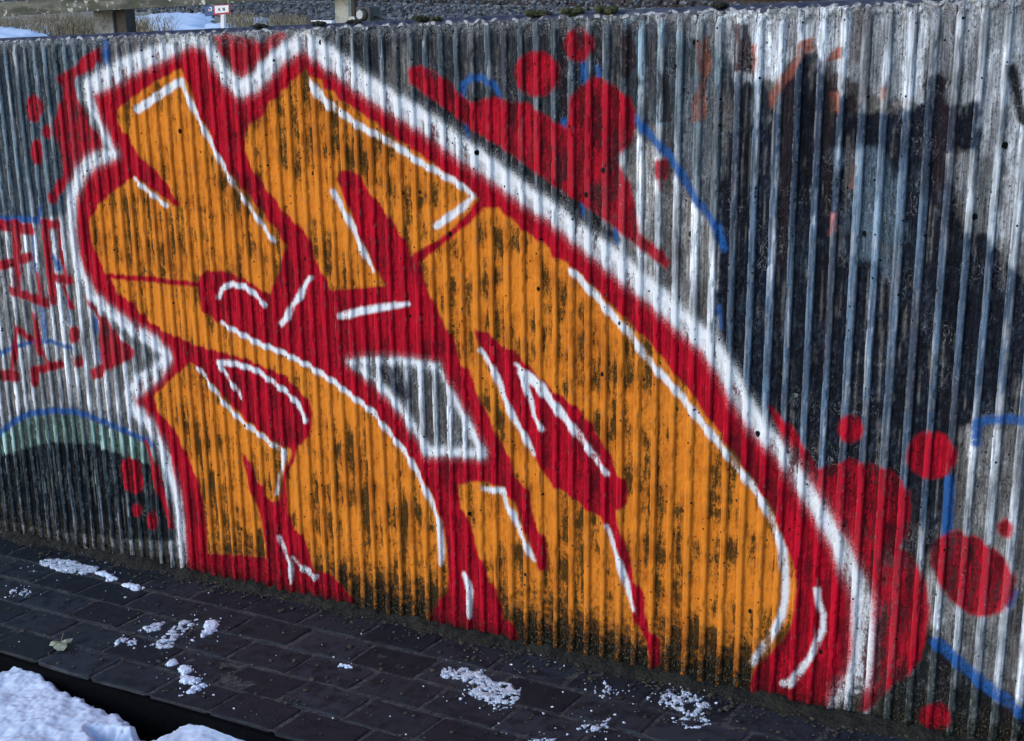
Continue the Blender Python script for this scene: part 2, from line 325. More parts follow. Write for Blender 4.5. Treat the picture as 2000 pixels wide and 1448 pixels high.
SPLASH = [
 poly((412,72),(440,66),(478,74),(508,84),(535,66),(558,62),(556,78),(528,100),(500,126),(482,152),(462,154),(440,120),(424,98)),
 poly((795,140),(800,130),(820,130),(850,142),(887,172),(905,195),(922,200),(945,195),(965,190),(1000,200),(1025,200),(1062,225),(1090,245),(1105,250),(1110,225),(1112,192),(1130,170),(1155,152),(1175,155),(1200,170),(1225,190),(1237,215),(1237,250),(1230,282),(1207,302),(1197,312),(1212,327),(1227,360),(1232,382),(1242,417),(1250,454),(1265,474),(1290,489),(1307,517),(1300,527),(1280,512),(1242,482),(1217,462),(1172,424),(1130,394),(1100,377),(1062,350),(1000,305),(975,287),(945,270),(915,250),(882,222),(850,200),(825,182),(800,162)),
 ell(1047,145,45,44), ell(1128,88,29,33), ell(1289,332,15,22), stroke((1289,345,10),(1289,362,5),(1289,374,2)),
 ell(1660,838,25,27), ell(1818,891,48,46), ell(1963,1034,16,19), ell(1825,1402,32,28),
 poly((1815,1078),(1828,1052),(1865,1038),(1905,1050),(1940,1075),(1965,1095),(1982,1130),(1978,1165),(1962,1192),(1930,1208),(1890,1202),(1855,1175),(1830,1135),(1816,1105)),
 poly((1500,794),(1515,809),(1545,836),(1570,874),(1592,916),(1612,912),(1635,907),(1660,897),(1675,904),(1712,909),(1737,921),(1757,936),(1772,961),(1774,999),(1771,1049),(1760,1071),(1782,1091),(1800,1121),(1810,1153),(1815,1198),(1807,1231),(1797,1286),(1775,1318),(1750,1336),(1725,1356),(1695,1390),(1676,1392),(1684,1286),(1686,1200),(1674,1143),(1644,1078),(1597,996),(1540,905)),
 poly((192,93),(160,110),(145,130),(117,145),(110,155),(120,172),(120,195),(110,215),(103,237),(103,260),(112,287),(120,322),(118,345),(105,362),(92,384),(97,400),(110,394),(124,366),(150,343),(204,304),(197,277),(175,242),(155,200),(140,172),(147,150),(175,140),(194,118)),
 ell(65,212,17,27), ell(70,298,13,24), ell(91,258,9,13),
 poly((160,578),(175,587),(195,615),(215,632),(225,655),(262,685),(262,697),(237,712),(207,724),(197,739),(178,742),(172,724),(195,712),(190,662),(192,627),(175,602)),
 ell(142,655,11,17), ell(153,707,9,12), ell(256,930,22,36,-0.25), stroke((282,864,8),(292,890,14),(303,930,24),(318,975,20),(332,1028,12)), ell(265,998,9,14), ell(297,1018,11,18),
 S(22,(-10,438),(60,450)), S(25,(27,440),(34,566)), S(19,(-5,520),(30,512),(54,502)), S(19,(20,568),(92,594)), S(14,(72,538),(80,590)),
 S(18,(84,436),(90,500),(102,588)), S(18,(84,438),(112,440)), S(14,(112,440),(117,500),(130,545)), S(18,(96,542),(134,548)), S(12,(122,560),(138,600)),
 S(14,(30,642),(27,690),(22,725)), S(14,(32,644),(58,662)), S(14,(64,616),(70,650),(76,690)), S(11,(66,672),(84,696),(100,720)), S(15,(70,724),(117,712)), S(22,(-4,733),(28,735)), S(20,(66,726),(66,746)),
]
BLUE = [
 stroke((203,86,22),(206,124,22)), S(13,(-10,428),(75,430)), S(12,(60,440),(67,530)), S(12,(76,408),(78,440)), S(16,(104,505),(112,522)), S(14,(79,600),(86,665)), S(9,(128,588),(136,632)), S(9,(183,625),(186,650)), S(9,(190,688),(193,706)),
 S(8,(-5,692),(30,678),(60,668),(100,668),(140,682)),
 S(11,(-40,872),(0,846),(25,824),(57,809),(95,803),(137,804),(175,814),(212,829),(245,844),(280,860),(295,868)),
 S(14,(900,188),(902,165),(918,152),(940,154),(964,168),(973,188)), S(10,(908,245),(911,272)), stroke((1139,128,18),(1138,156,20)), S(10,(1165,132),(1167,150)), S(13,(1098,238),(1101,252)), S(11,(1135,402),(1137,420)), S(11,(1200,452),(1203,476)),
 S(17,(1240,232),(1262,260),(1287,285),(1307,307),(1327,337),(1345,370),(1362,397),(1382,422),(1402,447),(1410,484)), S(8,(1402,600),(1404,640)),
 S(17,(1853,936),(1848,1044)), S(18,(1905,866),(1908,826),(1935,822),(1960,821),(2010,824),(2060,840)), S(24,(1827,1258),(1850,1275),(1875,1300),(1900,1318),(1922,1340),(1962,1370),(2000,1400)), S(14,(1978,1160),(1970,1180)),
]
# older coats underneath: (shape, rib colour, groove colour, edge softness m, ragged m, opacity)
OLD = [
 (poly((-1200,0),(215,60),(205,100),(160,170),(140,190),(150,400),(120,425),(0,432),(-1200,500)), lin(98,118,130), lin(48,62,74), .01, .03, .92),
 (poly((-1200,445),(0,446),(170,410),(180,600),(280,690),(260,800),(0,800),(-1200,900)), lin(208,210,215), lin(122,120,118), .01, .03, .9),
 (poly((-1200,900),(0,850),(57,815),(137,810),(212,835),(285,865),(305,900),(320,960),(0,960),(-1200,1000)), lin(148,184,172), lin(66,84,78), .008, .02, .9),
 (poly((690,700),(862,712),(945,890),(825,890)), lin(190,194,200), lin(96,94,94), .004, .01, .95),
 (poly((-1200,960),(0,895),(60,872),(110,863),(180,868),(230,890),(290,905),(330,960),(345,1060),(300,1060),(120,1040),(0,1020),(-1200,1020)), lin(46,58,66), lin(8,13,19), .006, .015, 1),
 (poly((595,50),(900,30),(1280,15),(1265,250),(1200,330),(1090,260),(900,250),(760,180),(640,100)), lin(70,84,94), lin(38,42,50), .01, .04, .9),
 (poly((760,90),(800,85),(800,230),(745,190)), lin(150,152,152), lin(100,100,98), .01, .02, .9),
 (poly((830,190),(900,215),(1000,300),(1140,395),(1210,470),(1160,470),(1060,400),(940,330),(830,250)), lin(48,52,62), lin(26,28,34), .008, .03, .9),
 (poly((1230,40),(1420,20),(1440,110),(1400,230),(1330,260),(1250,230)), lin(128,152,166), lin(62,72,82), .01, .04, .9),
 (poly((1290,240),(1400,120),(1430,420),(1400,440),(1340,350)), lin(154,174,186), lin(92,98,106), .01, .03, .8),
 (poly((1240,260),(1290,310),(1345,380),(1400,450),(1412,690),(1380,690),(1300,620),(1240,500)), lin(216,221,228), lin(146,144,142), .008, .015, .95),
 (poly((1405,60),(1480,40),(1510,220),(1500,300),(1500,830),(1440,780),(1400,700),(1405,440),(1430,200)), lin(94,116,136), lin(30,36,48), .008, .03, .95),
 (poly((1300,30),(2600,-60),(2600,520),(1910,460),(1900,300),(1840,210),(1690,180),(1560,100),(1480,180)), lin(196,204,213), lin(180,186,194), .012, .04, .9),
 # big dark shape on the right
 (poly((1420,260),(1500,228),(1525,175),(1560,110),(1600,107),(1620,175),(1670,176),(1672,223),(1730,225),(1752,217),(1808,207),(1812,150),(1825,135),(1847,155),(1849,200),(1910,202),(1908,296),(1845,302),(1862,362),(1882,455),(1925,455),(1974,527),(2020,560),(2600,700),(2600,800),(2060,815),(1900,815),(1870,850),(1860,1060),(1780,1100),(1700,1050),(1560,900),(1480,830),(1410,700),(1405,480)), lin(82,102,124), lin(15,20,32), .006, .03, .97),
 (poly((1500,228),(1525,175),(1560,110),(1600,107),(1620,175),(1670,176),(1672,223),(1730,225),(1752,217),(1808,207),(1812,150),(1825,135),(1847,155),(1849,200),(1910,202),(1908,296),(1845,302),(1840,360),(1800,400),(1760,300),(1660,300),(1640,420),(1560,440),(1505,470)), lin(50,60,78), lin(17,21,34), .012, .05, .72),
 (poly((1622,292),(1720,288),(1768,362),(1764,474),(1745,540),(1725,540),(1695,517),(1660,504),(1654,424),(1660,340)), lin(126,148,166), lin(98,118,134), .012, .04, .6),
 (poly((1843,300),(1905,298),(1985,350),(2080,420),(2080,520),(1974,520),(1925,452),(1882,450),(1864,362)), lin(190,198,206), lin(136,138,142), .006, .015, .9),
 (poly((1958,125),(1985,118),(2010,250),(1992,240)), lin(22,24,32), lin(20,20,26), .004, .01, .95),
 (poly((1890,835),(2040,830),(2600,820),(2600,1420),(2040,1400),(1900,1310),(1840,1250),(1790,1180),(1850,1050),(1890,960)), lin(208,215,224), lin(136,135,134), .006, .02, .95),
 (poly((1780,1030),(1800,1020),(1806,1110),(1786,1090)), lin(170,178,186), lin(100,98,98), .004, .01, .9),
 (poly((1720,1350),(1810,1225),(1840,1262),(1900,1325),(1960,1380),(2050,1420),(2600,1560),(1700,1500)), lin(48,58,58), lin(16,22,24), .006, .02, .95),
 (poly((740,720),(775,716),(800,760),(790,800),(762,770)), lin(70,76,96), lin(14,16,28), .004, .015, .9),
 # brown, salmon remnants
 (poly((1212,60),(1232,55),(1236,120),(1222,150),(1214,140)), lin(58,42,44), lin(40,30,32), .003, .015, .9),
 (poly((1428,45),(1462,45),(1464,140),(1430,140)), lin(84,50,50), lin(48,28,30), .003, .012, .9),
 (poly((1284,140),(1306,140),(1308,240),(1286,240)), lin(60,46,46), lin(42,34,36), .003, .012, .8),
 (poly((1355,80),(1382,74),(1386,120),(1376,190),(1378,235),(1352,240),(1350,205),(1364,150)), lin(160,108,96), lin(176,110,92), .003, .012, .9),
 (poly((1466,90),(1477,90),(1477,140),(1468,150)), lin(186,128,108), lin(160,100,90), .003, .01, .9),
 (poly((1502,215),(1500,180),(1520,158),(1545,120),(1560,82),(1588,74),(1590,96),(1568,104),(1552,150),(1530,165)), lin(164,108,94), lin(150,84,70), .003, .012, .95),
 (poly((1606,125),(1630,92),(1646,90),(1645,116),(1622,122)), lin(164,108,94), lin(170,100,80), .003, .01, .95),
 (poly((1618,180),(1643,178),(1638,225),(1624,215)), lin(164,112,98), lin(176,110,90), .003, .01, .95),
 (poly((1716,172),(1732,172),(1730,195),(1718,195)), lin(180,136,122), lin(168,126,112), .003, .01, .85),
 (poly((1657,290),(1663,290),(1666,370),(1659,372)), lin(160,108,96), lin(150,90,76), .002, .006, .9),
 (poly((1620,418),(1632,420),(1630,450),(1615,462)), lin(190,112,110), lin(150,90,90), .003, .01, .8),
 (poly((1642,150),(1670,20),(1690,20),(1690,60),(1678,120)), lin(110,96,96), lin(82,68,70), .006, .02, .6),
]
def paint(x, z, g):
    """paint fields for points of the wall: x along it, z up, g = 1 on groove floors"""
    n1 = fbm(x * 55, z * 14, 4) - 0.5; n2 = fbm(x * 30 + 40, z * 30, 5) - 0.5; st = fbm(x * 170 + 9, z * 7, 4); bl = fbm(x * 9, z * 6 + 30, 4)
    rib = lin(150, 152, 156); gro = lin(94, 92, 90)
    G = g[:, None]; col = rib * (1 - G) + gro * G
    for shp, cr, cg, soft, rag, op in OLD:
        sd = sdf(shp, x, z)
        m = (smooth(-soft, soft, sd + (n2 * 1.3 + n1 * 0.9) * rag) * op)
        # flaking: older coat shows through in ragged vertical slivers
        m = m * (1 - 0.85 * smooth(0.57, 0.68, st * 0.7 + (n2 + 0.5) * 0.3 + 0.08 * (1 - op)))
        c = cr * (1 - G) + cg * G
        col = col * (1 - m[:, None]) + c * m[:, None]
    pat = fbm(x * 26 + 3, z * 8 + 11, 5); lum = col.mean(1)
    col = col * (1 + smooth(0.05, 0.3, lum) * (-0.50 + 1.0 * smooth(0.30, 0.66, pat)))[:, None]
    pid = np.round((x - GC) / PER * 2)
    br = smooth(0.72, 0.80, vnoise(pid * 5.17 + 2.2, z * 2.3 + pid * 1.9)) * 0.55 * (x > -2.2)
    col = col * (1 - br[:, None]) + lin(46, 34, 36) * br[:, None]
    pv = vnoise(pid * 7.31, z * 3.0 + pid * 3.7)
    col = col * ((0.70 + 0.60 * st + 0.3 * (bl - 0.5)) * (0.62 + 0.76 * pv))[:, None]
    wx = x + 0.004 * n2; wz = z + 0.006 * n1
    pa0 = union(BLUE, wx, wz); pa1 = union(SPLASH, wx, wz)
    hole = sdf(HOLE, wx, wz)
    body = sdf(poly(*BODY), wx, wz); pb0 = np.minimum(body, -hole)
    pb1 = union(ORANGE, wx, wz); pb1 = np.minimum(pb1, -union(OVER_RED, wx, wz))
    pa2 = np.maximum(union([stroke(*OUTLINE)], wx, wz), union(HOLE_EDGE, wx, wz) - 0.002)
    pb2 = union(WHITE, wx, wz)
    return np.stack([pa0, pa1, pa2], 1), np.stack([pb0, pb1, pb2], 1), np.clip(col, 0, 1)

# ------------------------------------------------------------------ ribbed wall
wall = empty('ribbed_wall', (-2.0, WY, zgr(-2.0)))
tag(wall, 'long ribbed concrete wall covered in red, orange and white graffiti', 'wall', kind='thing')
W0 = np.array(wall.location)
DEP = 0.0068
FINE = (-4.05, -0.42)
rib_prof = [(-.0084, DEP + .002), (-.0077, DEP * .6), (-.0070, .0011), (-.0065, .0001), (-.0025, 0), (.0025, 0), (.0065, .0001), (.0070, .0011), (.0077, DEP * .6), (.0084, DEP + .002)]
flo_prof = [-.0143, -.0118, -.0092, -.0056, -.0019, .0019, .0056, .0092, .0118, .0143]
ks = range(int(math.floor((-5.6 - GC) / PER)), int(math.ceil((0.55 - GC) / PER)))
def rows_for(xc): return 420 if FINE[0] < xc < FINE[1] else 90
def section(kind, k):
    xc = GC + (k + 0.5) * PER if kind == 'rib' else GC + k * PER
    n = rows_for(xc); s = np.linspace(0, 1, n)
    prof = rib_prof if kind == 'rib' else [(p, DEP) for p in flo_prof]
    P = np.array(prof); rk = np.random.RandomState(k + 500)
    wid = rk.uniform(0.88, 1.14) if kind == 'rib' else 1.0
    x = xc + np.repeat(P[:, 0][:, None], n, 1) * wid + (rk.uniform(-.0008, .0008) if kind == 'rib' else 0)
    zt = ztop(x); zb = zgr(x) - 0.05; z = zb + s[None, :] * (zt - zb)
    y = np.repeat(P[:, 1][:, None], n, 1)
    hg = z - zgr(x)
    if kind == 'rib':
        wob = (fbm(z * 9 + k * 7.7, z * 0 + k * 3.1, 3) - 0.5) * 0.0022
        chip = smooth(0.54, 0.74, fbm(z * 42 + k * 13.1, x * 0 + k * 1.7, 4)) + 0.8 * smooth(0.15, 0.0, hg) * fbm(z * 60 + k * 5, x * 0 + k, 3)
        edge = np.abs(P[:, 0][:, None]) > 0.006
        inner = (np.abs(P[:, 0])[:, None] < 0.0076)
        sgn = np.sign(P[:, 0])[:, None]
        c2 = np.where(sgn > 0, chip, np.roll(chip, 37, 1))
        x = x + wob + np.where(edge & inner, -sgn * 0.0028 * c2, 0)
        y = y + np.where(edge & inner, 0.0022 * c2, 0) + (fbm(z * 70 + k, x * 70, 3) - 0.5) * 0.0008
        g = np.clip((P[:, 1] - 0.0008) / DEP, 0, 1)[:, None] * np.ones_like(x)
    else:
        y = y + (fbm(x * 190, z * 120, 4) - 0.5) * 0.0050 + (fbm(x * 40, z * 25 + 7, 3) - 0.5) * 0.0025
        tt = np.clip(np.abs(P[:, 0])[:, None] / 0.0148, 0, 1)
        arch = zt - 0.010 - 0.018 * (1 - np.sqrt(1 - tt * tt)) - 0.006 * (fbm(x * 0 + k * 3.3, z * 0 + 2.2, 2) - 0.3)
        S_ = smooth(-0.005, 0.004, z - arch)
        y = y * (1 - S_) + 0.0012 * S_
        g = np.clip(y / DEP, 0, 1) * 0.9 + 0.1
    tz = smooth(0.07, 0.0, zt - z)
    ed = (np.exp(-((np.abs(P[:, 0]) - 0.0068) / 0.0005) ** 2)[:, None] if kind == 'rib' else np.zeros((len(P), 1))) * np.ones_like(x)
    # crumbled top edge
    ero = smooth(0.035, 0.0, zt - z) * smooth(0.35, 0.75, fbm(x * 90, z * 90, 4))
    y = y + 0.007 * ero
    co = np.stack([x - W0[0], y, z - W0[2]], -1).reshape(-1, 3)
    return co, np.stack([x, z], -1).reshape(-1, 2), g.ravel(), hg.ravel(), np.stack([tz.ravel(), ed.ravel()], 0), (len(P), n)
secs = [('rib', k, section('rib', k)) for k in ks] + [('floor', k, section('floor', k)) for k in ks]
XZ = np.concatenate([s[2][1] for s in secs]); GG = np.concatenate([s[2][2] for s in secs])
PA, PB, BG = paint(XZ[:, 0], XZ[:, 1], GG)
o0 = 0; fl_co, fl_f, fl_a, fo = [], [], {k: [] for k in ('pa', 'pb', 'bg', 'groove', 'hgt', 'topz', 'edge')}, 0
for kind, k, (co, xz, g, hg, tz, (a, b)) in secs:
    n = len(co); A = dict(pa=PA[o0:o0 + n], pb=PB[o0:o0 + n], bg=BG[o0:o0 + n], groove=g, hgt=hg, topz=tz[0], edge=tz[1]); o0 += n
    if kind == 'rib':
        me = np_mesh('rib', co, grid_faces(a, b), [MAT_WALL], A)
        link(bpy.data.objects.new('rib', me), wall)
    else:
        fl_co.append(co); fl_f.append(grid_faces(a, b, fo)); fo += n
        for q in A: fl_a[q].append(A[q])
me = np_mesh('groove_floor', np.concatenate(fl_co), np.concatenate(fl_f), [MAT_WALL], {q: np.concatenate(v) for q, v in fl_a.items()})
link(bpy.data.objects.new('groove_floor', me), wall)
# coping: rounded front lip, dark weathered top, back face
t = NT('weathered_coping')
n1 = t.noise(60, 6, 0.6); n2 = t.noise(9, 5)
ccol = t.mix(t.step(n1, 0.4, 0.66), tuple(lin(66, 66, 84)), tuple(lin(46, 47, 60)))
ccol = t.mix(t.step(n2, 0.58, 0.7), ccol, tuple(lin(84, 86, 98)))
ccol = t.mix(t.math('MULTIPLY', t.step(t.attr('lip').outputs['Fac'], 0.55, 0.98), t.step(n1, 0.46, 0.56)), ccol, tuple(lin(176, 178, 182)))
MAT_COP = t.out(ccol, 0.8, t.bump(t.noise(220, 6), 0.6, 0.004), 0.3)
cp = [(0.002, -0.004, 1), (0.003, 0.000, 1), (0.005, 0.0035, .8), (0.009, 0.006, .3), (0.016, 0.008, 0), (0.04, 0.0095, 0), (0.09, 0.010, 0), (0.15, 0.010, 0), (0.20, 0.009, 0), (0.226, 0.006, 0), (0.232, -0.01, 0), (0.232, -0.6, 0)]
xs = np.arange(-5.6, 0.6, 0.006); C = np.array(cp)
X = np.repeat(xs[None], len(cp), 0); Yc = np.repeat(C[:, :1], len(xs), 1); Zc = ztop(X) + C[:, 1:2]
nz = fbm(X * 60, Yc * 90, 4) - 0.5; lipm = (C[:, 1:2] < 0.0085) & (C[:, :1] < 0.02)
scal = 0.5 + 0.5 * np.cos((X - GC) / PER * 2 * math.pi)
Zc = Zc + nz * np.where(lipm, 0.006, 0.003) * (C[:, 1:2] > -0.1); Yc = Yc + np.where(lipm, np.abs(nz) * 0.012, 0)
Zc = Zc + np.where(lipm, (scal - 0.5) * 0.0055 * (0.3 + 1.4 * vnoise(np.floor((X - GC) / PER + 0.5) * 3.7, X * 0 + 0.5)), 0)
co = np.stack([X - W0[0], Yc, Zc - W0[2]], -1).reshape(-1, 3)
me = np_mesh('coping', co, grid_faces(len(cp), len(xs), flip=True), [MAT_COP], {'lip': np.repeat(C[:, 2:3], len(xs), 1).ravel()})
link(bpy.data.objects.new('coping', me), wall)

# ------------------------------------------------------------------ ground in front
KERB = 1.985; ROW = 0.1165
GZ = lambda x, y=0: zgr(x)
MAT_BED = plain('joint_sand', lin(42, 45, 50), lin(80, 80, 82), 60, 0.9, 0.8, 0.004, c3=lin(24, 24, 27))
MAT_SOIL = plain('wet_soil', lin(20, 21, 22), lin(44, 42, 36), 40, 0.85, 1.0, 0.01, c3=lin(38, 46, 24))
t = NT('dark_paver')
rid = t.randid(); na = t.noise(26, 6, 0.6); nb = t.noise(180, 5, 0.7)
pc = t.mix(rid, tuple(lin(20, 28, 38)), tuple(lin(46, 54, 64)))
pc = t.mix(t.step(na, 0.42, 0.68), pc, tuple(lin(18, 23, 33)))
pc = t.mix(t.math('MULTIPLY', t.step(nb, 0.55, 0.72), 0.5), pc, tuple(lin(60, 66, 76)))
pc = t.mix(t.math('MULTIPLY', t.step(t.noise(7, 4), 0.58, 0.72), 0.45), pc, tuple(lin(44, 42, 42)))
MAT_PAVER = t.out(pc, t.math('ADD', 0.42, t.math('MULTIPLY', na, 0.4)), t.bump(nb, 0.6, 0.003), 0.22)
MAT_ASPH = plain('wet_asphalt', lin(14, 16, 22), lin(26, 28, 34), 90, 0.6, 0.8, 0.004)

def sheet(name, x0, x1, y0, y1, dz, mat, n=2, m=2, nzf=None, zf=None):
    xs = np.linspace(x0, x1, n); ys = np.linspace(y0, y1, m); X, Y = np.meshgrid(xs, ys, indexing='ij')
    Z = (zf(X, Y) if zf else zgr(X)) + dz
    if nzf is not None: Z = Z + nzf(X, Y)
    me = np_mesh(name, np.stack([X, Y, Z], -1).reshape(-1, 3), grid_faces(n, m), [mat])
    o = link(bpy.data.objects.new(name, me)); return tag(o, kind='structure')
sheet('road', -40, 40, -40, KERB - 0.10, -0.085, MAT_ASPH, 160, 80, zf=lambda X, Y: np.where(np.abs(X) < 8, zgr(X), zgr(np.sign(X) * 8)))
pav = sheet('pavement', -6.5, 2.0, KERB + 0.004, WY + 0.02, -0.0022, MAT_BED, 400, 40, nzf=lambda X, Y: (fbm(X * 40, Y * 40, 4) - 0.5) * 0.004)
# drain channel between road and pavement; near-black colour stands for the slot's shade
MAT_CHAN = plain('wet_shaded_channel', lin(3, 4, 7), lin(7, 8, 11), 50, 0.9, 0.6, 0.004, spec=0.05)
v = []
kx = np.arange(-7, 2.6, 0.04); wob = (fbm(kx * 6, kx * 0, 3) - .5) * .012
prof = ((KERB + 0.012, -0.007), (KERB - 0.004, -0.009), (KERB - 0.007, -0.02), (KERB - 0.008, -0.3), (KERB - 0.098, -0.3), (KERB - 0.100, -0.087), (KERB - 0.112, -0.083))
for i, x in enumerate(kx):
    for j, (y, z) in enumerate(prof): v.append((x, y + (wob[i] * .3 if 0 < j < 4 else 0), zgr(x) + z))
o = mesh_obj('drain_channel', v, grid_faces(len(kx), len(prof)).tolist(), MAT_CHAN); tag(o, kind='structure')
def paver_mesh(L, W, seed):
    r = random.Random(seed); bm = bmesh.new(); b = 0.0025
    pts = []
    for (sx, sy) in ((-1, -1), (1, -1), (1, 1), (-1, 1)): pts.append((sx * (L / 2 + r.uniform(-.002, .001)), sy * (W / 2 + r.uniform(-.002, .001))))
    rings = []
    for inset, z in ((0, -0.05), (0, -0.006), (b * .5, -0.0012), (b * 1.6, 0)):
        ring = []
        for i in range(4):
            (x0, y0), (x1, y1) = pts[i], pts[(i + 1) % 4]
            for q in (0.04, 0.35, 0.65, 0.96):
                x = x0 + (x1 - x0) * q; y = y0 + (y1 - y0) * q
                k = 1 + 0 * q; jit = r.uniform(-.0012, .0012)
                ring.append(bm.verts.new((x * (1 - inset / (L / 2)) + jit, y * (1 - inset / (W / 2)) + jit, z + (r.uniform(-.001, .0006) if z > -.01 else 0))))
        rings.append(ring)
    for a, c in zip(rings[:-1], rings[1:]):
        for i in range(16): bm.faces.new((a[i], a[(i + 1) % 16], c[(i + 1) % 16], c[i]))
    bm.faces.new(rings[-1])
    me = bpy.data.meshes.new('paver'); bm.to_mesh(me); bm.free(); me.materials.append(MAT_PAVER)
    return me
PL = 0.205
pm = [paver_mesh(PL - 0.008, ROW - 0.007, i) for i in range(6)]
rr = random.Random(5); slope = math.atan(0.0735)
for r in range(5):
    off = (0.0, 0.11, 0.03, 0.13, 0.06)[r]
    x = -6.2 + off
    while x < 1.2:
        o = bpy.data.objects.new('paver', pm[rr.randrange(6)]); link(o, pav)
        y = KERB + ROW * (r + 0.5)
        o.location = (x + rr.uniform(-.003, .003), y + rr.uniform(-.002, .002), zgr(x) + rr.uniform(-.0010, .0010))
        o.rotation_euler = (rr.uniform(-.009, .009), -slope + rr.uniform(-.006, .006), rr.uniform(-.015, .015))
        x += PL
# mud and moss that lines the foot of the wall
xs = np.arange(-6.0, 1.0, 0.008); ys = np.linspace(-0.06, 0.016, 14)
X, Y = np.meshgrid(xs, ys, indexing='ij')
q = (Y + 0.06) / 0.076
Z = zgr(X) - 0.006 + 0.022 * smooth(0.1, 0.95, q + (fbm(X * 8, Y * 0, 3) - 0.5) * 0.9) * (0.6 + 0.8 * fbm(X * 14, Y * 10, 3)) + (fbm(X * 90, Y * 90, 4) - 0.5) * 0.014 * (0.3 + q)
me = np_mesh('foot_soil', np.stack([X, Y + WY, Z], -1).reshape(-1, 3), grid_faces(len(xs), len(ys)), [MAT_SOIL])
tag(link(bpy.data.objects.new('foot_soil', me)), 'strip of wet mud and moss along the foot of the wall', 'mud', kind='stuff')

# ------------------------------------------------------------------ behind the wall
BZ = EYE[2] - 0.40                            # track-side ground, lower than the wall's top
def at_back(px, py, dz=0.0):
    r = ray(px, py); t = (BZ + dz - EYE[2]) / r[2]; return EYE + r * t
def at_cop(px, py):
    r = ray(px, py); t = (ztop(0) + 0.012 - EYE[2]) / (r[2] - 0.0435 * r[0]); p = EYE + r * t
    p[1] = min(max(p[1], WY + 0.012), WY + 0.225); return p
MAT_EARTH = plain('winter_earth', lin(140, 132, 118), lin(172, 164, 150), 3, 0.95, 0.8, 0.03, c3=lin(112, 104, 90))
xs = np.concatenate([np.linspace(-90, -30, 30), np.linspace(-29, 12, 160), np.linspace(13, 60, 24)]); ys = np.concatenate([np.linspace(WY + 0.234, 30, 120), np.linspace(31, 120, 30)])
X, Y = np.meshgrid(xs, ys, indexing='ij')
Z = BZ - 0.03 + (fbm(X * 1.3, Y * 1.3, 4) - 0.5) * 0.06 + 0.02 * np.clip(Y - 30, 0, None) * fbm(X * .05, Y * .05, 2) * 2
o = link(bpy.data.objects.new('ground', np_mesh('ground', np.stack([X, Y, Z], -1).reshape(-1, 3), grid_faces(len(xs), len(ys)), [MAT_EARTH]))); tag(o, kind='structure')

# ballast: loose stones in a wide band this side of the rail
ICO = []
bm = bmesh.new(); bmesh.ops.create_icosphere(bm, subdivisions=1, radius=1); bm.verts.ensure_lookup_table()
ICO_V = np.array([v.co[:] for v in bm.verts]); ICO_F = [[v.index for v in f.verts] for f in bm.faces]; bm.free()
def lumps(pos, rad, jit=0.25, flat=1.0, seed=1):
    r = np.random.RandomState(seed); V = []; Fc = []; k = len(ICO_V)
    for i, (p, ra) in enumerate(zip(pos, rad)):
        q, _ = np.linalg.qr(r.normal(size=(3, 3)))
        v = (ICO_V * (1 + r.uniform(-jit, jit, (k, 1)))) @ q * np.array([r.uniform(.8, 1.25), r.uniform(.8, 1.25), flat * r.uniform(.8, 1.1)]) * ra + np.asarray(p)
        V.append(v); Fc += [[a + i * k for a in f] for f in ICO_F]
    return np.concatenate(V), Fc
r_a, r_b = at_back(690, 4), at_back(1560, 22)             # foot of the near rail
rd = (r_b - r_a)[:2]; rd = rd / np.linalg.norm(rd); rn = np.array([-rd[1], rd[0]])
if rn[1] < 0: rn = -rn
t = NT('ballast_stone'); iv = t.voro(22); n = t.noise(60, 5)
cc = t.mix(t.sep(iv.outputs['Color'])[0], tuple(lin(26, 28, 34)), tuple(lin(128, 128, 132)))
MAT_STONE = t.out(t.mix(t.step(n, 0.5, 0.7), cc, tuple(lin(60, 56, 54))), 0.85, t.bump(n, 0.5, 0.01))
R = np.random.RandomState(11); pos = []; rad = []
n_st = 0
while n_st < 7000:
    u = R.uniform(-9, 13); w = R.uniform(-4.6, 0.9)
    p = r_a[:2] + rd * u + rn * w
    if p[1] < 4.4: continue
    edge_w = 0.5 * (vnoise(np.array([u * .8]), np.array([3.3]))[0] - .5)
    if w < -3.9 + edge_w * 2: continue
    pos.append((p[0], p[1], BZ - 0.01 + R.uniform(-.02, .035) + (0.05 if w > -0.4 else 0.0))); rad.append(R.uniform(.018, .036)); n_st += 1
V, Fc = lumps(pos, rad, 0.3, 0.8, 4)
tag(mesh_obj('ballast', V, Fc, MAT_STONE), 'grey crushed stone ballast beside the rail', 'ballast', kind='stuff')

# rail: foot, web and head
MAT_RUST = plain('rail_steel', lin(44, 38, 38), lin(66, 54, 50), 12, 0.7, 0.4, 0.004)
MAT_HEAD = plain('rail_head_steel', lin(96, 94, 96), lin(120, 118, 118), 12, 0.45, 0.1, 0.002)
def bar(name, a, b, prof, mat, parent=None, up=(0, 0, 1)):
    a = Vector(a); b = Vector(b); d = (b - a).normalized(); side = d.cross(Vector(up)).normalized(); u = side.cross(d)
    v = []; n = len(prof)
    for c in (a, b):
        for s_, h in prof: v.append(c + side * s_ + u * h)
    f = [[i, (i + 1) % n, n + (i + 1) % n, n + i] for i in range(n)] + [list(range(n))[::-1], list(range(n, 2 * n))]
    return mesh_obj(name, v, f, mat, parent)
rail = empty('rail', tuple(r_a)); tag(rail, 'dark rusty steel rail running past the ballast behind the wall', 'rail', kind='thing')
def rel(p): return np.asarray(p) - r_a
A3 = rel(np.array([*(r_a[:2] - rd * 14), BZ])); B3 = rel(np.array([*(r_a[:2] + rd * 16), BZ]))
bar('foot', A3, B3, [(-.06, 0), (.06, 0), (.06, .012), (-.06, .012)], MAT_RUST, rail)
bar('web', A3, B3, [(-.012, .012), (.012, .012), (.012, .1), (-.012, .1)], MAT_RUST, rail)
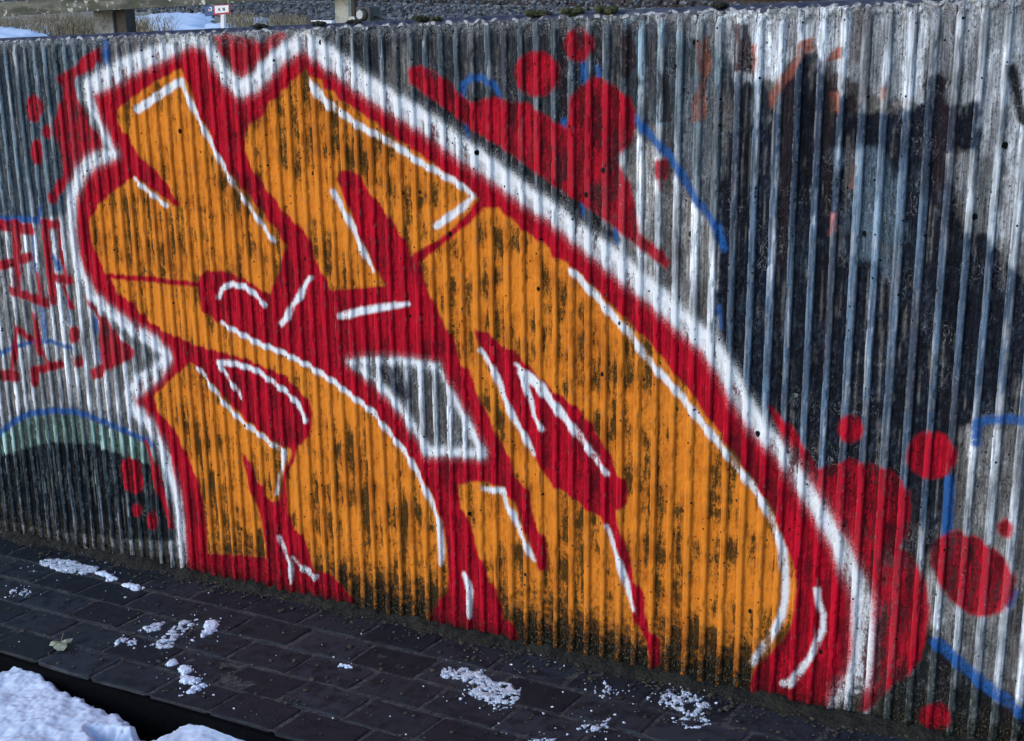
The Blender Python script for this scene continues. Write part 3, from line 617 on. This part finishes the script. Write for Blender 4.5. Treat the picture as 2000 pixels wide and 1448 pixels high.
bar('head', A3, B3, [(-.034, .1), (.034, .1), (.036, .135), (.028, .142), (-.028, .142), (-.036, .135)], MAT_HEAD, rail)

# dry grass
t = NT('dry_grass'); MAT_GRASS = t.out(t.mix(t.randid(), tuple(lin(170, 150, 112)), tuple(lin(150, 130, 96))), 0.8)
t = NT('dry_grass'); nn = t.noise(30, 3); MAT_GRASS = t.out(t.mix(t.step(nn, 0.35, 0.65), tuple(lin(96, 78, 58)), tuple(lin(176, 160, 130))), 0.8)
def tufts(name, zones, label):
    V = []; Fc = []; R = np.random.RandomState(len(zones) + 5)
    for (x0, x1, y0, y1, n, h) in zones:
        for _ in range(n):
            p = at_back(R.uniform(x0, x1), R.uniform(y0, y1)); a = R.uniform(0, 2 * math.pi); ln = h * R.uniform(.5, 1.2); be = R.uniform(.1, .9)
            w = R.uniform(.002, .005); d = np.array([math.cos(a), math.sin(a), 0]); s_ = np.array([-d[1], d[0], 0])
            k = len(V)
            for q in (0, .5, 1):
                c = p + d * ln * be * q * q + np.array([0, 0, ln * (q - .35 * be * q * q)]) - np.array([0, 0, .02])
                ww = w * (1 - .85 * q); V += [c - s_ * ww, c + s_ * ww]
            Fc += [[k, k + 1, k + 3, k + 2], [k + 2, k + 3, k + 5, k + 4]]
    return tag(mesh_obj(name, V, Fc, MAT_GRASS), label, 'grass', kind='stuff')
tufts('dry_grass', [(-30, 60, 50, 66, 420, .17), (60, 160, 48, 72, 800, .18), (150, 290, 54, 72, 800, .16), (290, 345, 44, 66, 260, .12), (440, 500, 44, 62, 500, .14), (500, 600, 42, 58, 550, .12), (840, 900, 38, 44, 60, .06), (1100, 1400, 6, 12, 300, .12), (600, 660, 44, 50, 30, .06), (770, 1300, -8, 2, 600, .16)], 'pale dry winter grass behind the wall')

# snow lying behind the wall
t = NT('snow'); sn = t.noise(50, 6, 0.65); sf = t.noise(260, 4, 0.7)
sc = t.mix(t.step(sf, 0.3, 0.7), tuple(lin(208, 223, 247)), tuple(lin(226, 237, 252)))
sc = t.mix(M_ := t.step(t.noise(9, 6, 0.7), 0.66, 0.78), sc, tuple(lin(196, 200, 206)))
sc = t.mix(t.math('MULTIPLY', t.step(t.noise(210, 3, 0.8), 0.66, 0.73), 0.75), sc, tuple(lin(84, 80, 76)))
MAT_SNOW = t.out(sc, 0.75, t.bump(t.math('ADD', t.math('MULTIPLY', sn, 0.4), t.math('ADD', t.math('MULTIPLY', t.noise(130, 4, 0.7), 0.4), t.math('MULTIPLY', sf, 0.3))), 0.3, 0.003), 0.3)
t = NT('dirty_snow'); sf = t.noise(300, 4, 0.7)
MAT_CRUST = t.out(t.mix(t.step(t.math('ADD', t.math('MULTIPLY', sf, 0.6), t.math('MULTIPLY', t.noise(60, 4), 0.4)), 0.50, 0.60), tuple(lin(222, 234, 250)), tuple(lin(84, 94, 114))), 0.55, t.bump(sf, 0.8, 0.004), 0.3)

def mound(name, pts, zf, H, w, res, mat, rag=0.02, lump=0.02, seed=0, thr=None, freq=40):
    """snow heap: a height field over an outline (world x, y), thick at the rim"""
    P = [(float(p[0]), float(p[1])) for p in pts]; A = np.array(P); m = rag + 0.01
    xs = np.arange(A[:, 0].min() - m, A[:, 0].max() + m, res); ys = np.arange(A[:, 1].min() - m, A[:, 1].max() + m, res)
    X, Y = np.meshgrid(xs, ys, indexing='ij'); x, y = X.ravel(), Y.ravel()
    d = np.full(len(x), 9.0); ins = np.zeros(len(x), bool)
    for a, b in zip(P, P[1:] + P[:1]):
        dd, _ = seg_d(x, y, a, b); d = np.minimum(d, dd)
        if a[1] != b[1]: ins ^= ((a[1] > y) != (b[1] > y)) & (x < (b[0] - a[0]) * (y - a[1]) / (b[1] - a[1]) + a[0])
    sd = np.where(ins, d, -d) + (fbm(x * freq + seed * 9, y * freq, 4) - 0.5) * rag * 2 + (fbm(x * freq * 5, y * freq * 5 + seed, 2) - 0.5) * rag * 0.9
    if thr is not None: sd = np.minimum(sd, (fbm(x * freq * 2.0 + seed, y * freq * 2.0 + 4, 4) - thr) * 0.10)
    h = H * np.sqrt(smooth(0, w, sd)) * (1 + 0.0 * x) + (fbm(x * 18 + seed, y * 18, 5) - 0.5) * lump * smooth(0, w, sd) + (fbm(x * 95 + seed, y * 95, 3) - 0.5) * lump * 0.07 * (sd > 0)
    z = zf(x, y) + np.where(sd > 0, h, -0.004)
    Fq = grid_faces(len(xs), len(ys)); keep = (sd[Fq] > 0).any(1); Fq = Fq[keep]
    if len(Fq) == 0: return None
    used, inv = np.unique(Fq, return_inverse=True)
    co = np.stack([x, y, z], -1)[used]; org = co.mean(0); org[2] = co[:, 2].min(); co = co - org
    o = link(bpy.data.objects.new(name, np_mesh(name, co, inv.reshape(-1, 4), [mat]))); o.location = org
    return o
bk = lambda *p: [at_back(*q) for q in p]
zb_ = lambda x, y: np.full(len(x), BZ)
for i, (pts, lab) in enumerate([
    (((-60, 66), (0, 63), (40, 64), (90, 70), (95, 80), (0, 92), (-60, 92)), 'strip of snow behind the wall at the far left end'),
    (((282, 38), (300, 34), (345, 34), (400, 33), (408, 48), (395, 62), (330, 62), (292, 56)), 'largest white snow patch behind the wall, left of the small sign'),
    (((395, 54), (450, 52), (470, 60), (440, 72), (390, 70)), 'snow patch at the foot of the small sign'),
    (((250, 36), (282, 40), (290, 46), (262, 44)), 'small snow patch between the concrete post and the large snow patch'),
    (((478, 42), (520, 42), (525, 49), (480, 49)), 'narrow snow patch behind the dry grass, right of the small sign'),
    (((55, 50), (80, 54), (110, 62), (95, 66), (60, 58)), 'curved snow patch in the dry grass by the concrete post')]):
    o = mound('snow_patch', bk(*pts), zb_, 0.035, 0.10, 0.03, MAT_SNOW, 0.12, 0.05, i, freq=4)
    tag(o, lab, 'snow', 'snow patches behind the wall')

# timber guard rail on its posts
t = NT('weathered_timber'); n = t.noise(1, 6, 0.6, vec=t.vec(6, 30, 30)); n2 = t.noise(14, 5)
cc = t.mix(t.step(n, 0.35, 0.65), tuple(lin(62, 64, 58)), tuple(lin(112, 112, 102)))
cc = t.mix(t.step(n2, 0.5, 0.66), cc, tuple(lin(70, 76, 56))); cc = t.mix(t.step(t.noise(32, 5), 0.57, 0.66), cc, tuple(lin(198, 198, 190)))
MAT_TIMBER = t.out(cc, 0.9, t.bump(n, 0.7, 0.006))
MAT_POST = plain('post_concrete', lin(112, 112, 110), lin(150, 150, 146), 16, 0.9, 0.5, 0.006, c3=lin(84, 84, 80))
MAT_PALE = plain('post_wood', lin(160, 158, 148), lin(184, 182, 172), 16, 0.85, 0.3, 0.004, c3=lin(130, 130, 122))
MAT_BLACK = plain('black_iron', lin(22, 22, 24), lin(40, 40, 42), 30, 0.55, 0.3, 0.002)
FY = 3.9
f0, f1 = at_y(-10, 33, FY), at_y(610, -2.5, FY)
gr = empty('guard_rail', (f1[0], FY, BZ)); tag(gr, 'mossy weathered timber guard rail with two posts behind the wall', 'fence', kind='thing')
gl = lambda p: tuple(np.asarray(p) - np.array(gr.location))
dirn = (f1 - f0) / np.linalg.norm(f1 - f0)
e0 = f0 - dirn * 1.6; e1 = f1 + dirn * 0.9
bar('beam', gl(e0), gl(e1), [(.03, 0), (.03, .052), (.024, .058), (-.03, .058), (-.03, 0)], MAT_TIMBER, gr)
up1 = np.array([0, 0, .064]); bar('beam', gl(e0 + up1), gl(e1 + up1), [(.034, 0), (.034, .05), (.028, .056), (-.03, .056), (-.03, 0)], MAT_TIMBER, gr)
def post(px0, px1, mat, parent, y=FY + 0.06, dep=.07, ytop=-30):
    a = at_y(px0, 40, y); b = at_y(px1, 40, y); zt_ = at_y(px0, ytop, y)[2]
    c = (a + b) / 2; w = (b[0] - a[0]) / 2
    return bar('post', gl((c[0], y + dep / 2, BZ - .05)), gl((c[0], y + dep / 2, zt_)), [(-w, -dep / 2), (w, -dep / 2), (w + .0, dep / 2), (-w, dep / 2)], mat, parent, up=(0, -1, 0))
post(184, 220, MAT_POST, gr, dep=.05)
post(224, 246, MAT_BLACK, gr, y=FY + .07, dep=.05)
post(655, 681, MAT_PALE, gr, y=FY + 0.02, dep=.05)

# small marker sign
sy = 6.0
sg = empty('marker_sign', tuple(at_y(432, 62, sy) - np.array([0, 0, .25]))); tag(sg, 'small blue and white marker sign with red border on a pale stake', 'sign', kind='thing')
sl = lambda p: tuple(np.asarray(p) - np.array(sg.location))
MAT_BLUE = plain('sign_blue', lin(44, 74, 128), lin(52, 84, 136), 40, 0.5, 0.05)
MAT_SWHITE = plain('sign_white', lin(226, 228, 230), lin(236, 238, 240), 40, 0.5, 0.05)
MAT_SRED = plain('sign_red', lin(178, 40, 60), lin(186, 44, 64), 40, 0.5, 0.05)
MAT_SGREY = plain('sign_ink', lin(96, 100, 110), lin(110, 112, 120), 40, 0.6, 0.05)
def plate(name, px, mat, y, parent, th=.003):
    q = [at_y(x, yy, y) for x, yy in px]; n = len(q)
    v = [sl(p) for p in q] + [sl(p + np.array([0, th, 0])) for p in q]
    f = [list(range(n))[::-1], list(range(n, 2 * n))] + [[i, (i + 1) % n, n + (i + 1) % n, n + i] for i in range(n)]
    return mesh_obj(name, v, f, mat, parent)
stake = bar('stake', sl(at_y(430, 62, sy + .01) - np.array([0, 0, .25])), sl(at_y(436, 20, sy + .01)), [(-.013, -.008), (.013, -.008), (.013, .008), (-.013, .008)], MAT_SWHITE, sg, up=(0, -1, 0))
pb = plate('panel', [(399, 13), (417, 11), (418, 30), (400, 33)], MAT_BLUE, sy, sg)
pw = plate('panel', [(417, 11), (449, 9), (450, 27), (418, 30)], MAT_SRED, sy, sg)
plate('face', [(419, 12), (446, 10.5), (446.5, 24), (420, 26.5)], MAT_SWHITE, sy - .004, pw, .0035)
for px in ([(409, 14.5), (413, 14), (413, 16), (409, 16.5)], [(412, 16), (414, 15.8), (414, 20.5), (412, 21)], [(407, 20.5), (414, 20), (414, 22), (407, 22.5)], [(407, 18), (409, 18), (409, 22), (407, 22)]):
    plate('symbol', px, MAT_SWHITE, sy - .003, pb, .0025)
for px in ([(426, 16.5), (428.5, 16), (429, 21.5), (427, 21.8)], [(434, 15.8), (438.5, 15.4), (438.8, 20.6), (435, 21)]):
    plate('lettering', px, MAT_SGREY, sy - .0065, pw, .0024)

# fittings that stand on the coping
MAT_BOX = plain('box_metal', lin(50, 52, 54), lin(74, 76, 76), 40, 0.6, 0.3, 0.002)
MAT_CAP = plain('cap_metal', lin(170, 172, 170), lin(196, 198, 196), 60, 0.5, 0.2, 0.001)
def cop_z(x): return float(ztop(x)) + 0.010
by_ = WY + 0.19
bp = at_y(718, 40, by_); bx = empty('clamp_box', (bp[0], by_, cop_z(bp[0]))); tag(bx, 'dark metal box with a round pale cap on the coping beside the post', 'clamp', kind='thing')
def box_part(name, x0, x1, y0, y1, z0, z1, mat, parent, ch=.003):
    v = [(x0 + ch, y0, z0), (x1 - ch, y0, z0), (x1, y0, z0 + ch), (x1, y0, z1 - ch), (x1 - ch, y0, z1), (x0 + ch, y0, z1), (x0, y0, z1 - ch), (x0, y0, z0 + ch)]
    n = len(v); v = v + [(a, y1, c) for a, b, c in v]
    f = [list(range(n))[::-1], list(range(n, 2 * n))] + [[i, (i + 1) % n, n + (i + 1) % n, n + i] for i in range(n)]
    return mesh_obj(name, v, f, mat, parent)
box_part('housing', -.020, .024, -.02, .02, -.002, .036, MAT_BOX, bx)
def disc(name, c, r, th, mat, parent, n=20):
    v = [(c[0] + r * math.cos(2 * math.pi * i / n), c[1], c[2] + r * math.sin(2 * math.pi * i / n)) for i in range(n)]
    v = v + [(c[0] + .8 * (a - c[0]), b - th, c[2] + .8 * (z - c[2])) for a, b, z in v]
    f = [[i, (i + 1) % n, n + (i + 1) % n, n + i] for i in range(n)] + [list(range(n, 2 * n))]
    return mesh_obj(name, v, f, mat, parent)
disc('cap', (-.004, -.0205, .017), .0125, .006, MAT_CAP, bx); disc('collar', (0.003, -.0203, .017), .0155, .003, MAT_BLACK, bx)
box_part('hinge', -.045, -.034, -.008, .004, -.002, .06, MAT_BLACK, bx); box_part('nut', -.049, -.030, -.014, .008, .002, .012, MAT_CAP, bx)
bar('lever', (.022, 0, .012), (.062, .01, .001), [(-.003, -.002), (.003, -.002), (.003, .002), (-.003, .002)], MAT_BLACK, bx)
wp = at_y(630, 44, WY + 0.18); pi_ = empty('white_strip', (wp[0], WY + .18, cop_z(wp[0]))); tag(pi_, 'white strip with a dark end cap lying on the coping left of the pale post', 'strip', kind='thing')
box_part('strip', -.034, .036, -.006, .006, -.001, .008, MAT_SWHITE, pi_, .001); box_part('end_cap', -.050, -.0345, -.007, .007, -.001, .010, MAT_BOX, pi_, .001)

# moss cushions on the coping
t = NT('moss'); n = t.noise(160, 5); MAT_MOSS = t.out(t.mix(t.step(n, 0.4, 0.65), tuple(lin(40, 42, 24)), tuple(lin(84, 84, 44))), 0.95, t.bump(n, 1.0, 0.004))
t = NT('dark_moss'); n = t.noise(160, 5); MAT_DMOSS = t.out(t.mix(t.step(n, 0.4, 0.65), tuple(lin(24, 24, 20)), tuple(lin(46, 44, 32))), 0.95, t.bump(n, 1.0, 0.004))
MOSS = [(50, 80, 8, 0, 'second dark moss cushion from the left end of the coping'), (36, 88, 5, 0, 'small dark moss cushion at the left end of the wall lip'), (190, 71, 9, 0, 'flat dark moss cushion on the coping above the blue patch'), (250, 66, 10, 0, 'brown moss cushion on the lip above the upper left white outline'),
        (292, 68, 12, 1, 'olive moss cushion on the coping left of the first white peak'), (335, 66, 8, 1, 'small olive moss cushion touching the first white peak'), (465, 70, 11, 0, 'dark moss cushion on the lip over the red tongue between the peaks'), (580, 56, 15, 1, 'large olive moss cushion on the lip left of the highest white peak'),
        (655, 58, 7, 0, 'dark moss cushion on the lip below the pale post'), (742, 45, 13, 1, 'green moss cushion in front of the dark metal box'), (848, 41, 14, 1, 'long flat green moss cushion on the coping right of the metal box'), (1440, 26, 6, 0, 'dark moss cushion on the lip above the brown rib'), (1455, 23, 7, 0, 'longer dark moss cushion right of the brown rib'), (1545, 17, 6, 0, 'dark moss cushion on the coping above the salmon patches'), (885, 57, 6, 1, 'small green moss cushion in a groove head right of centre')]
for i, (px, py, r_, gcol, lab) in enumerate(MOSS):
    p = at_cop(px, py); rm = r_ / 560.0; R = np.random.RandomState(i); n = 9
    ps = [(R.normal(0, rm * .55), R.normal(0, rm * .3), R.uniform(0, rm * .25)) for _ in range(n)]
    V, Fc = lumps(ps, [rm * R.uniform(.35, .6) for _ in range(n)], .2, .7, i)
    o = mesh_obj('moss_cushion', V, Fc, MAT_MOSS if gcol else MAT_DMOSS); o.location = (p[0], p[1], cop_z(p[0]))
    tag(o, lab, 'moss', 'moss cushions on the coping')

# ------------------------------------------------------------------ snow in front
RD = -0.085
gz_ = lambda dz: (lambda x, y: zgr(x) + dz)
def gp(pts, dz): return [at_ground(x, y, dz) for x, y in pts]
P1 = [(-420, 1420), (-60, 1332), (0, 1309), (65, 1290), (95, 1306), (106, 1328), (132, 1346), (170, 1362), (196, 1376), (236, 1387), (260, 1405), (273, 1416), (266, 1432), (242, 1437), (216, 1431), (182, 1424), (203, 1444), (212, 1470), (190, 1600), (-420, 1700)]
o = mound('snow_heap', gp(P1, RD + .05), gz_(RD), 0.058, 0.03, 0.0040, MAT_SNOW, 0.013, 0.030, 2, freq=48); tag(o, 'large white snow heap on the road in the lower left corner', 'snow', 'snow heaps along the kerb')
P2 = [(196, 1462), (236, 1446), (300, 1438), (345, 1416), (370, 1409), (396, 1409), (430, 1415), (466, 1426), (500, 1443), (540, 1480), (600, 1560), (560, 1700), (230, 1700)]
o = mound('snow_heap', gp(P2, RD + .045), gz_(RD), 0.05, 0.025, 0.0045, MAT_SNOW, 0.012, 0.02, 5, freq=60); tag(o, 'smaller snow heap beside the pavement edge at the bottom of the picture', 'snow', 'snow heaps along the kerb')

PATCH = [
 ([(76, 1095), (100, 1089), (140, 1092), (160, 1101), (190, 1105), (189, 1117), (150, 1118), (110, 1112), (95, 1104)], .38, 'elongated snow patch on the pavers at the far left by the wall'),
 ([(184, 1118), (204, 1115), (222, 1122), (230, 1131), (216, 1134), (205, 1124)], .2, 'lumpy snow patch right of the elongated patch by the wall'),
 ([(240, 1141), (258, 1139), (272, 1143), (270, 1150), (252, 1149)], .3, 'tiny snow patch nearest the left foot of the white outline'),
 ([(20, 1150), (45, 1146), (62, 1154), (50, 1163), (25, 1160)], .52, 'thin icy snow patch at the left edge of the pavers'),
 ([(280, 1225), (295, 1215), (316, 1215), (316, 1228), (290, 1233)], .40, 'small snow patch just upper left of the diagonal crumbly patch'),
 ([(296, 1258), (318, 1246), (330, 1230), (352, 1212), (382, 1208), (376, 1222), (350, 1238), (338, 1262), (312, 1265)], .46, 'diagonal crumbly snow patch in the middle of the left pavers'),
 ([(224, 1246), (240, 1242), (268, 1248), (264, 1256), (228, 1260)], .52, 'thin broken snow patch just right of the leaf'),
 ([(394, 1242), (400, 1226), (402, 1212), (424, 1210), (424, 1228), (408, 1238)], .32, 'compact snow patch right of the diagonal crumbly patch'),
 ([(329, 1290), (337, 1288), (341, 1294), (336, 1299), (330, 1297)], .1, 'single round snow lump left of the stacked snow lumps'),
 ([(350, 1300), (372, 1297), (374, 1306), (360, 1314), (354, 1310)], .25, 'uppermost of the three stacked snow lumps on the left pavers'),
 ([(347, 1330), (352, 1318), (372, 1317), (392, 1323), (386, 1331), (362, 1333)], .15, 'middle of the three stacked snow lumps on the left pavers'),
 ([(362, 1349), (376, 1338), (402, 1331), (405, 1336), (394, 1346), (372, 1351)], .1, 'lowest and longest of the three stacked snow lumps on the left pavers'),
 ([(664, 1298), (674, 1294), (692, 1300), (690, 1305), (676, 1303)], .25, 'small bright snow streak on a joint in the middle pavers'),
 ([(868, 1300), (915, 1300), (945, 1304), (952, 1318), (966, 1328), (998, 1330), (1016, 1346), (1018, 1362), (998, 1372), (960, 1368), (930, 1360), (914, 1344), (930, 1338), (908, 1332), (902, 1322), (866, 1320), (864, 1310)], .40, 'largest snow patch on the pavers below the red column'),
 ([(950, 1392), (962, 1380), (978, 1374), (984, 1380), (972, 1388)], .45, 'small curl of snow under the largest paver patch'),
 ([(1296, 1345), (1320, 1340), (1352, 1350), (1372, 1362), (1385, 1380), (1380, 1400), (1384, 1418), (1340, 1422), (1318, 1412), (1330, 1392), (1308, 1376), (1292, 1368)], .54, 'speckled snow patch at the foot of the orange field on the right'),
 ([(1128, 1420), (1160, 1408), (1186, 1396), (1200, 1398), (1190, 1412), (1160, 1426), (1132, 1424)], .56, 'loose string of snow crumbs near the bottom edge right of centre'),
 ([(1160, 1348), (1180, 1336), (1212, 1340), (1214, 1356), (1180, 1364)], .60, 'faint sprinkle of snow near the wall foot right of centre'),
 ([(1020, 1446), (1040, 1440), (1084, 1441), (1080, 1456), (1024, 1458)], .45, 'snow patch cut by the bottom edge of the picture'),
]
for i, (pts, th, lab) in enumerate(PATCH):
    G_ = gp(pts, 0.004); A = np.array(G_)
    o = mound('snow_patch', G_, gz_(0.0005), 0.0028 if th > .35 else 0.006, 0.009, 0.0016, MAT_CRUST if th > .35 else MAT_SNOW, 0.014, 0.003, i, thr=th, freq=42)
    if o is None: continue
    o.name = 'paver_snow_patch'
    tag(o, lab, 'snow', 'snow patches on the pavers')
R = np.random.RandomState(21); ps = []; rs = []
for pts, th, lab in PATCH:
    c = np.mean(pts, 0); sx = np.ptp([p[0] for p in pts]) * .42 + 6; sy_ = np.ptp([p[1] for p in pts]) * .42 + 4
    for _ in range(int(4 + sx * sy_ * .018 * (0.3 + 2 * th))):
        p = at_ground(c[0] + R.normal(0, sx), c[1] + R.normal(0, sy_), .003)
        if KERB + .01 < p[1] < WY - .01: ps.append(p); rs.append(.0009 + abs(R.normal(0, .0013)))
for _ in range(80):
    p = np.array([R.uniform(-4.2, -.3), R.uniform(KERB + .01, WY - .01), 0]); p[2] = zgr(p[0]) + .003; ps.append(p); rs.append(abs(R.normal(.0, .0011)) + .0007)
V, Fc = lumps(ps, rs, .45, .7, 8)
tag(mesh_obj('snow_crumbs', V, Fc, MAT_SNOW), 'tiny snow crumbs scattered over the pavers', 'snow', kind='stuff')
# grit and twigs along the joints
R = np.random.RandomState(31); ps = []; rs = []
for _ in range(3600):
    y = R.choice([R.uniform(KERB + .02, WY), WY - abs(R.normal(0, .045))], p=[.4, .6]); x = R.uniform(-4.3, -.2)
    ps.append((x, y, zgr(x) + .002)); rs.append(abs(R.normal(0, .0022)) + .001)
V, Fc = lumps(ps, rs, .35, .6, 9)
MAT_GRIT = plain('grit', lin(48, 46, 42), lin(84, 78, 68), 90, 0.9, 0.3)
tag(mesh_obj('grit', V, Fc, MAT_GRIT), 'fine grit and soil crumbs over the pavers and wall foot', 'grit', kind='stuff')

# fallen leaf with three lobes
MAT_LEAF = plain('leaf_skin', lin(142, 152, 128), lin(168, 176, 152), 120, 0.6, 0.4, 0.001)
MAT_STEM = plain('leaf_stem', lin(104, 104, 84), lin(124, 122, 100), 120, 0.7, 0.2, 0.001)
lc = at_ground(118, 1258, .008); leaf = empty('fallen_leaf', tuple(lc - np.array([0, 0, .006]))); tag(leaf, 'pale green three lobed fallen leaf on the left pavers', 'leaf')
def lobe(pts):
    q = [at_ground(x, y, .008) - np.array(leaf.location) for x, y in pts]; q = [np.array([a, b, c + .002 * (i % 3)]) for i, (a, b, c) in enumerate(q)]
    c = np.mean(q, 0) + np.array([0, 0, .004]); n = len(q)
    mesh_obj('leaf_blade', [*q, c, *[p - np.array([0, 0, .0008]) for p in q]], [[i, (i + 1) % n, n] for i in range(n)] + [list(range(n + 1, 2 * n + 1))[::-1]], MAT_LEAF, leaf)
lobe([(118, 1254), (131, 1258), (131, 1266), (124, 1271), (112, 1272), (104, 1268), (106, 1260), (112, 1256)])
lobe([(117, 1254), (108, 1253), (100, 1256), (96, 1261), (104, 1263), (112, 1259)]); lobe([(119, 1254), (126, 1251), (143, 1249), (138, 1255), (128, 1257)])
tip = lc + np.array([0.004, 0.01, .028]); bar('stem', tuple(lc - np.array(leaf.location)), tuple(tip - np.array(leaf.location)), [(-.0008, -.0008), (.0008, -.0008), (.0008, .0008), (-.0008, .0008)], MAT_STEM, leaf, up=(0, 1, 0))
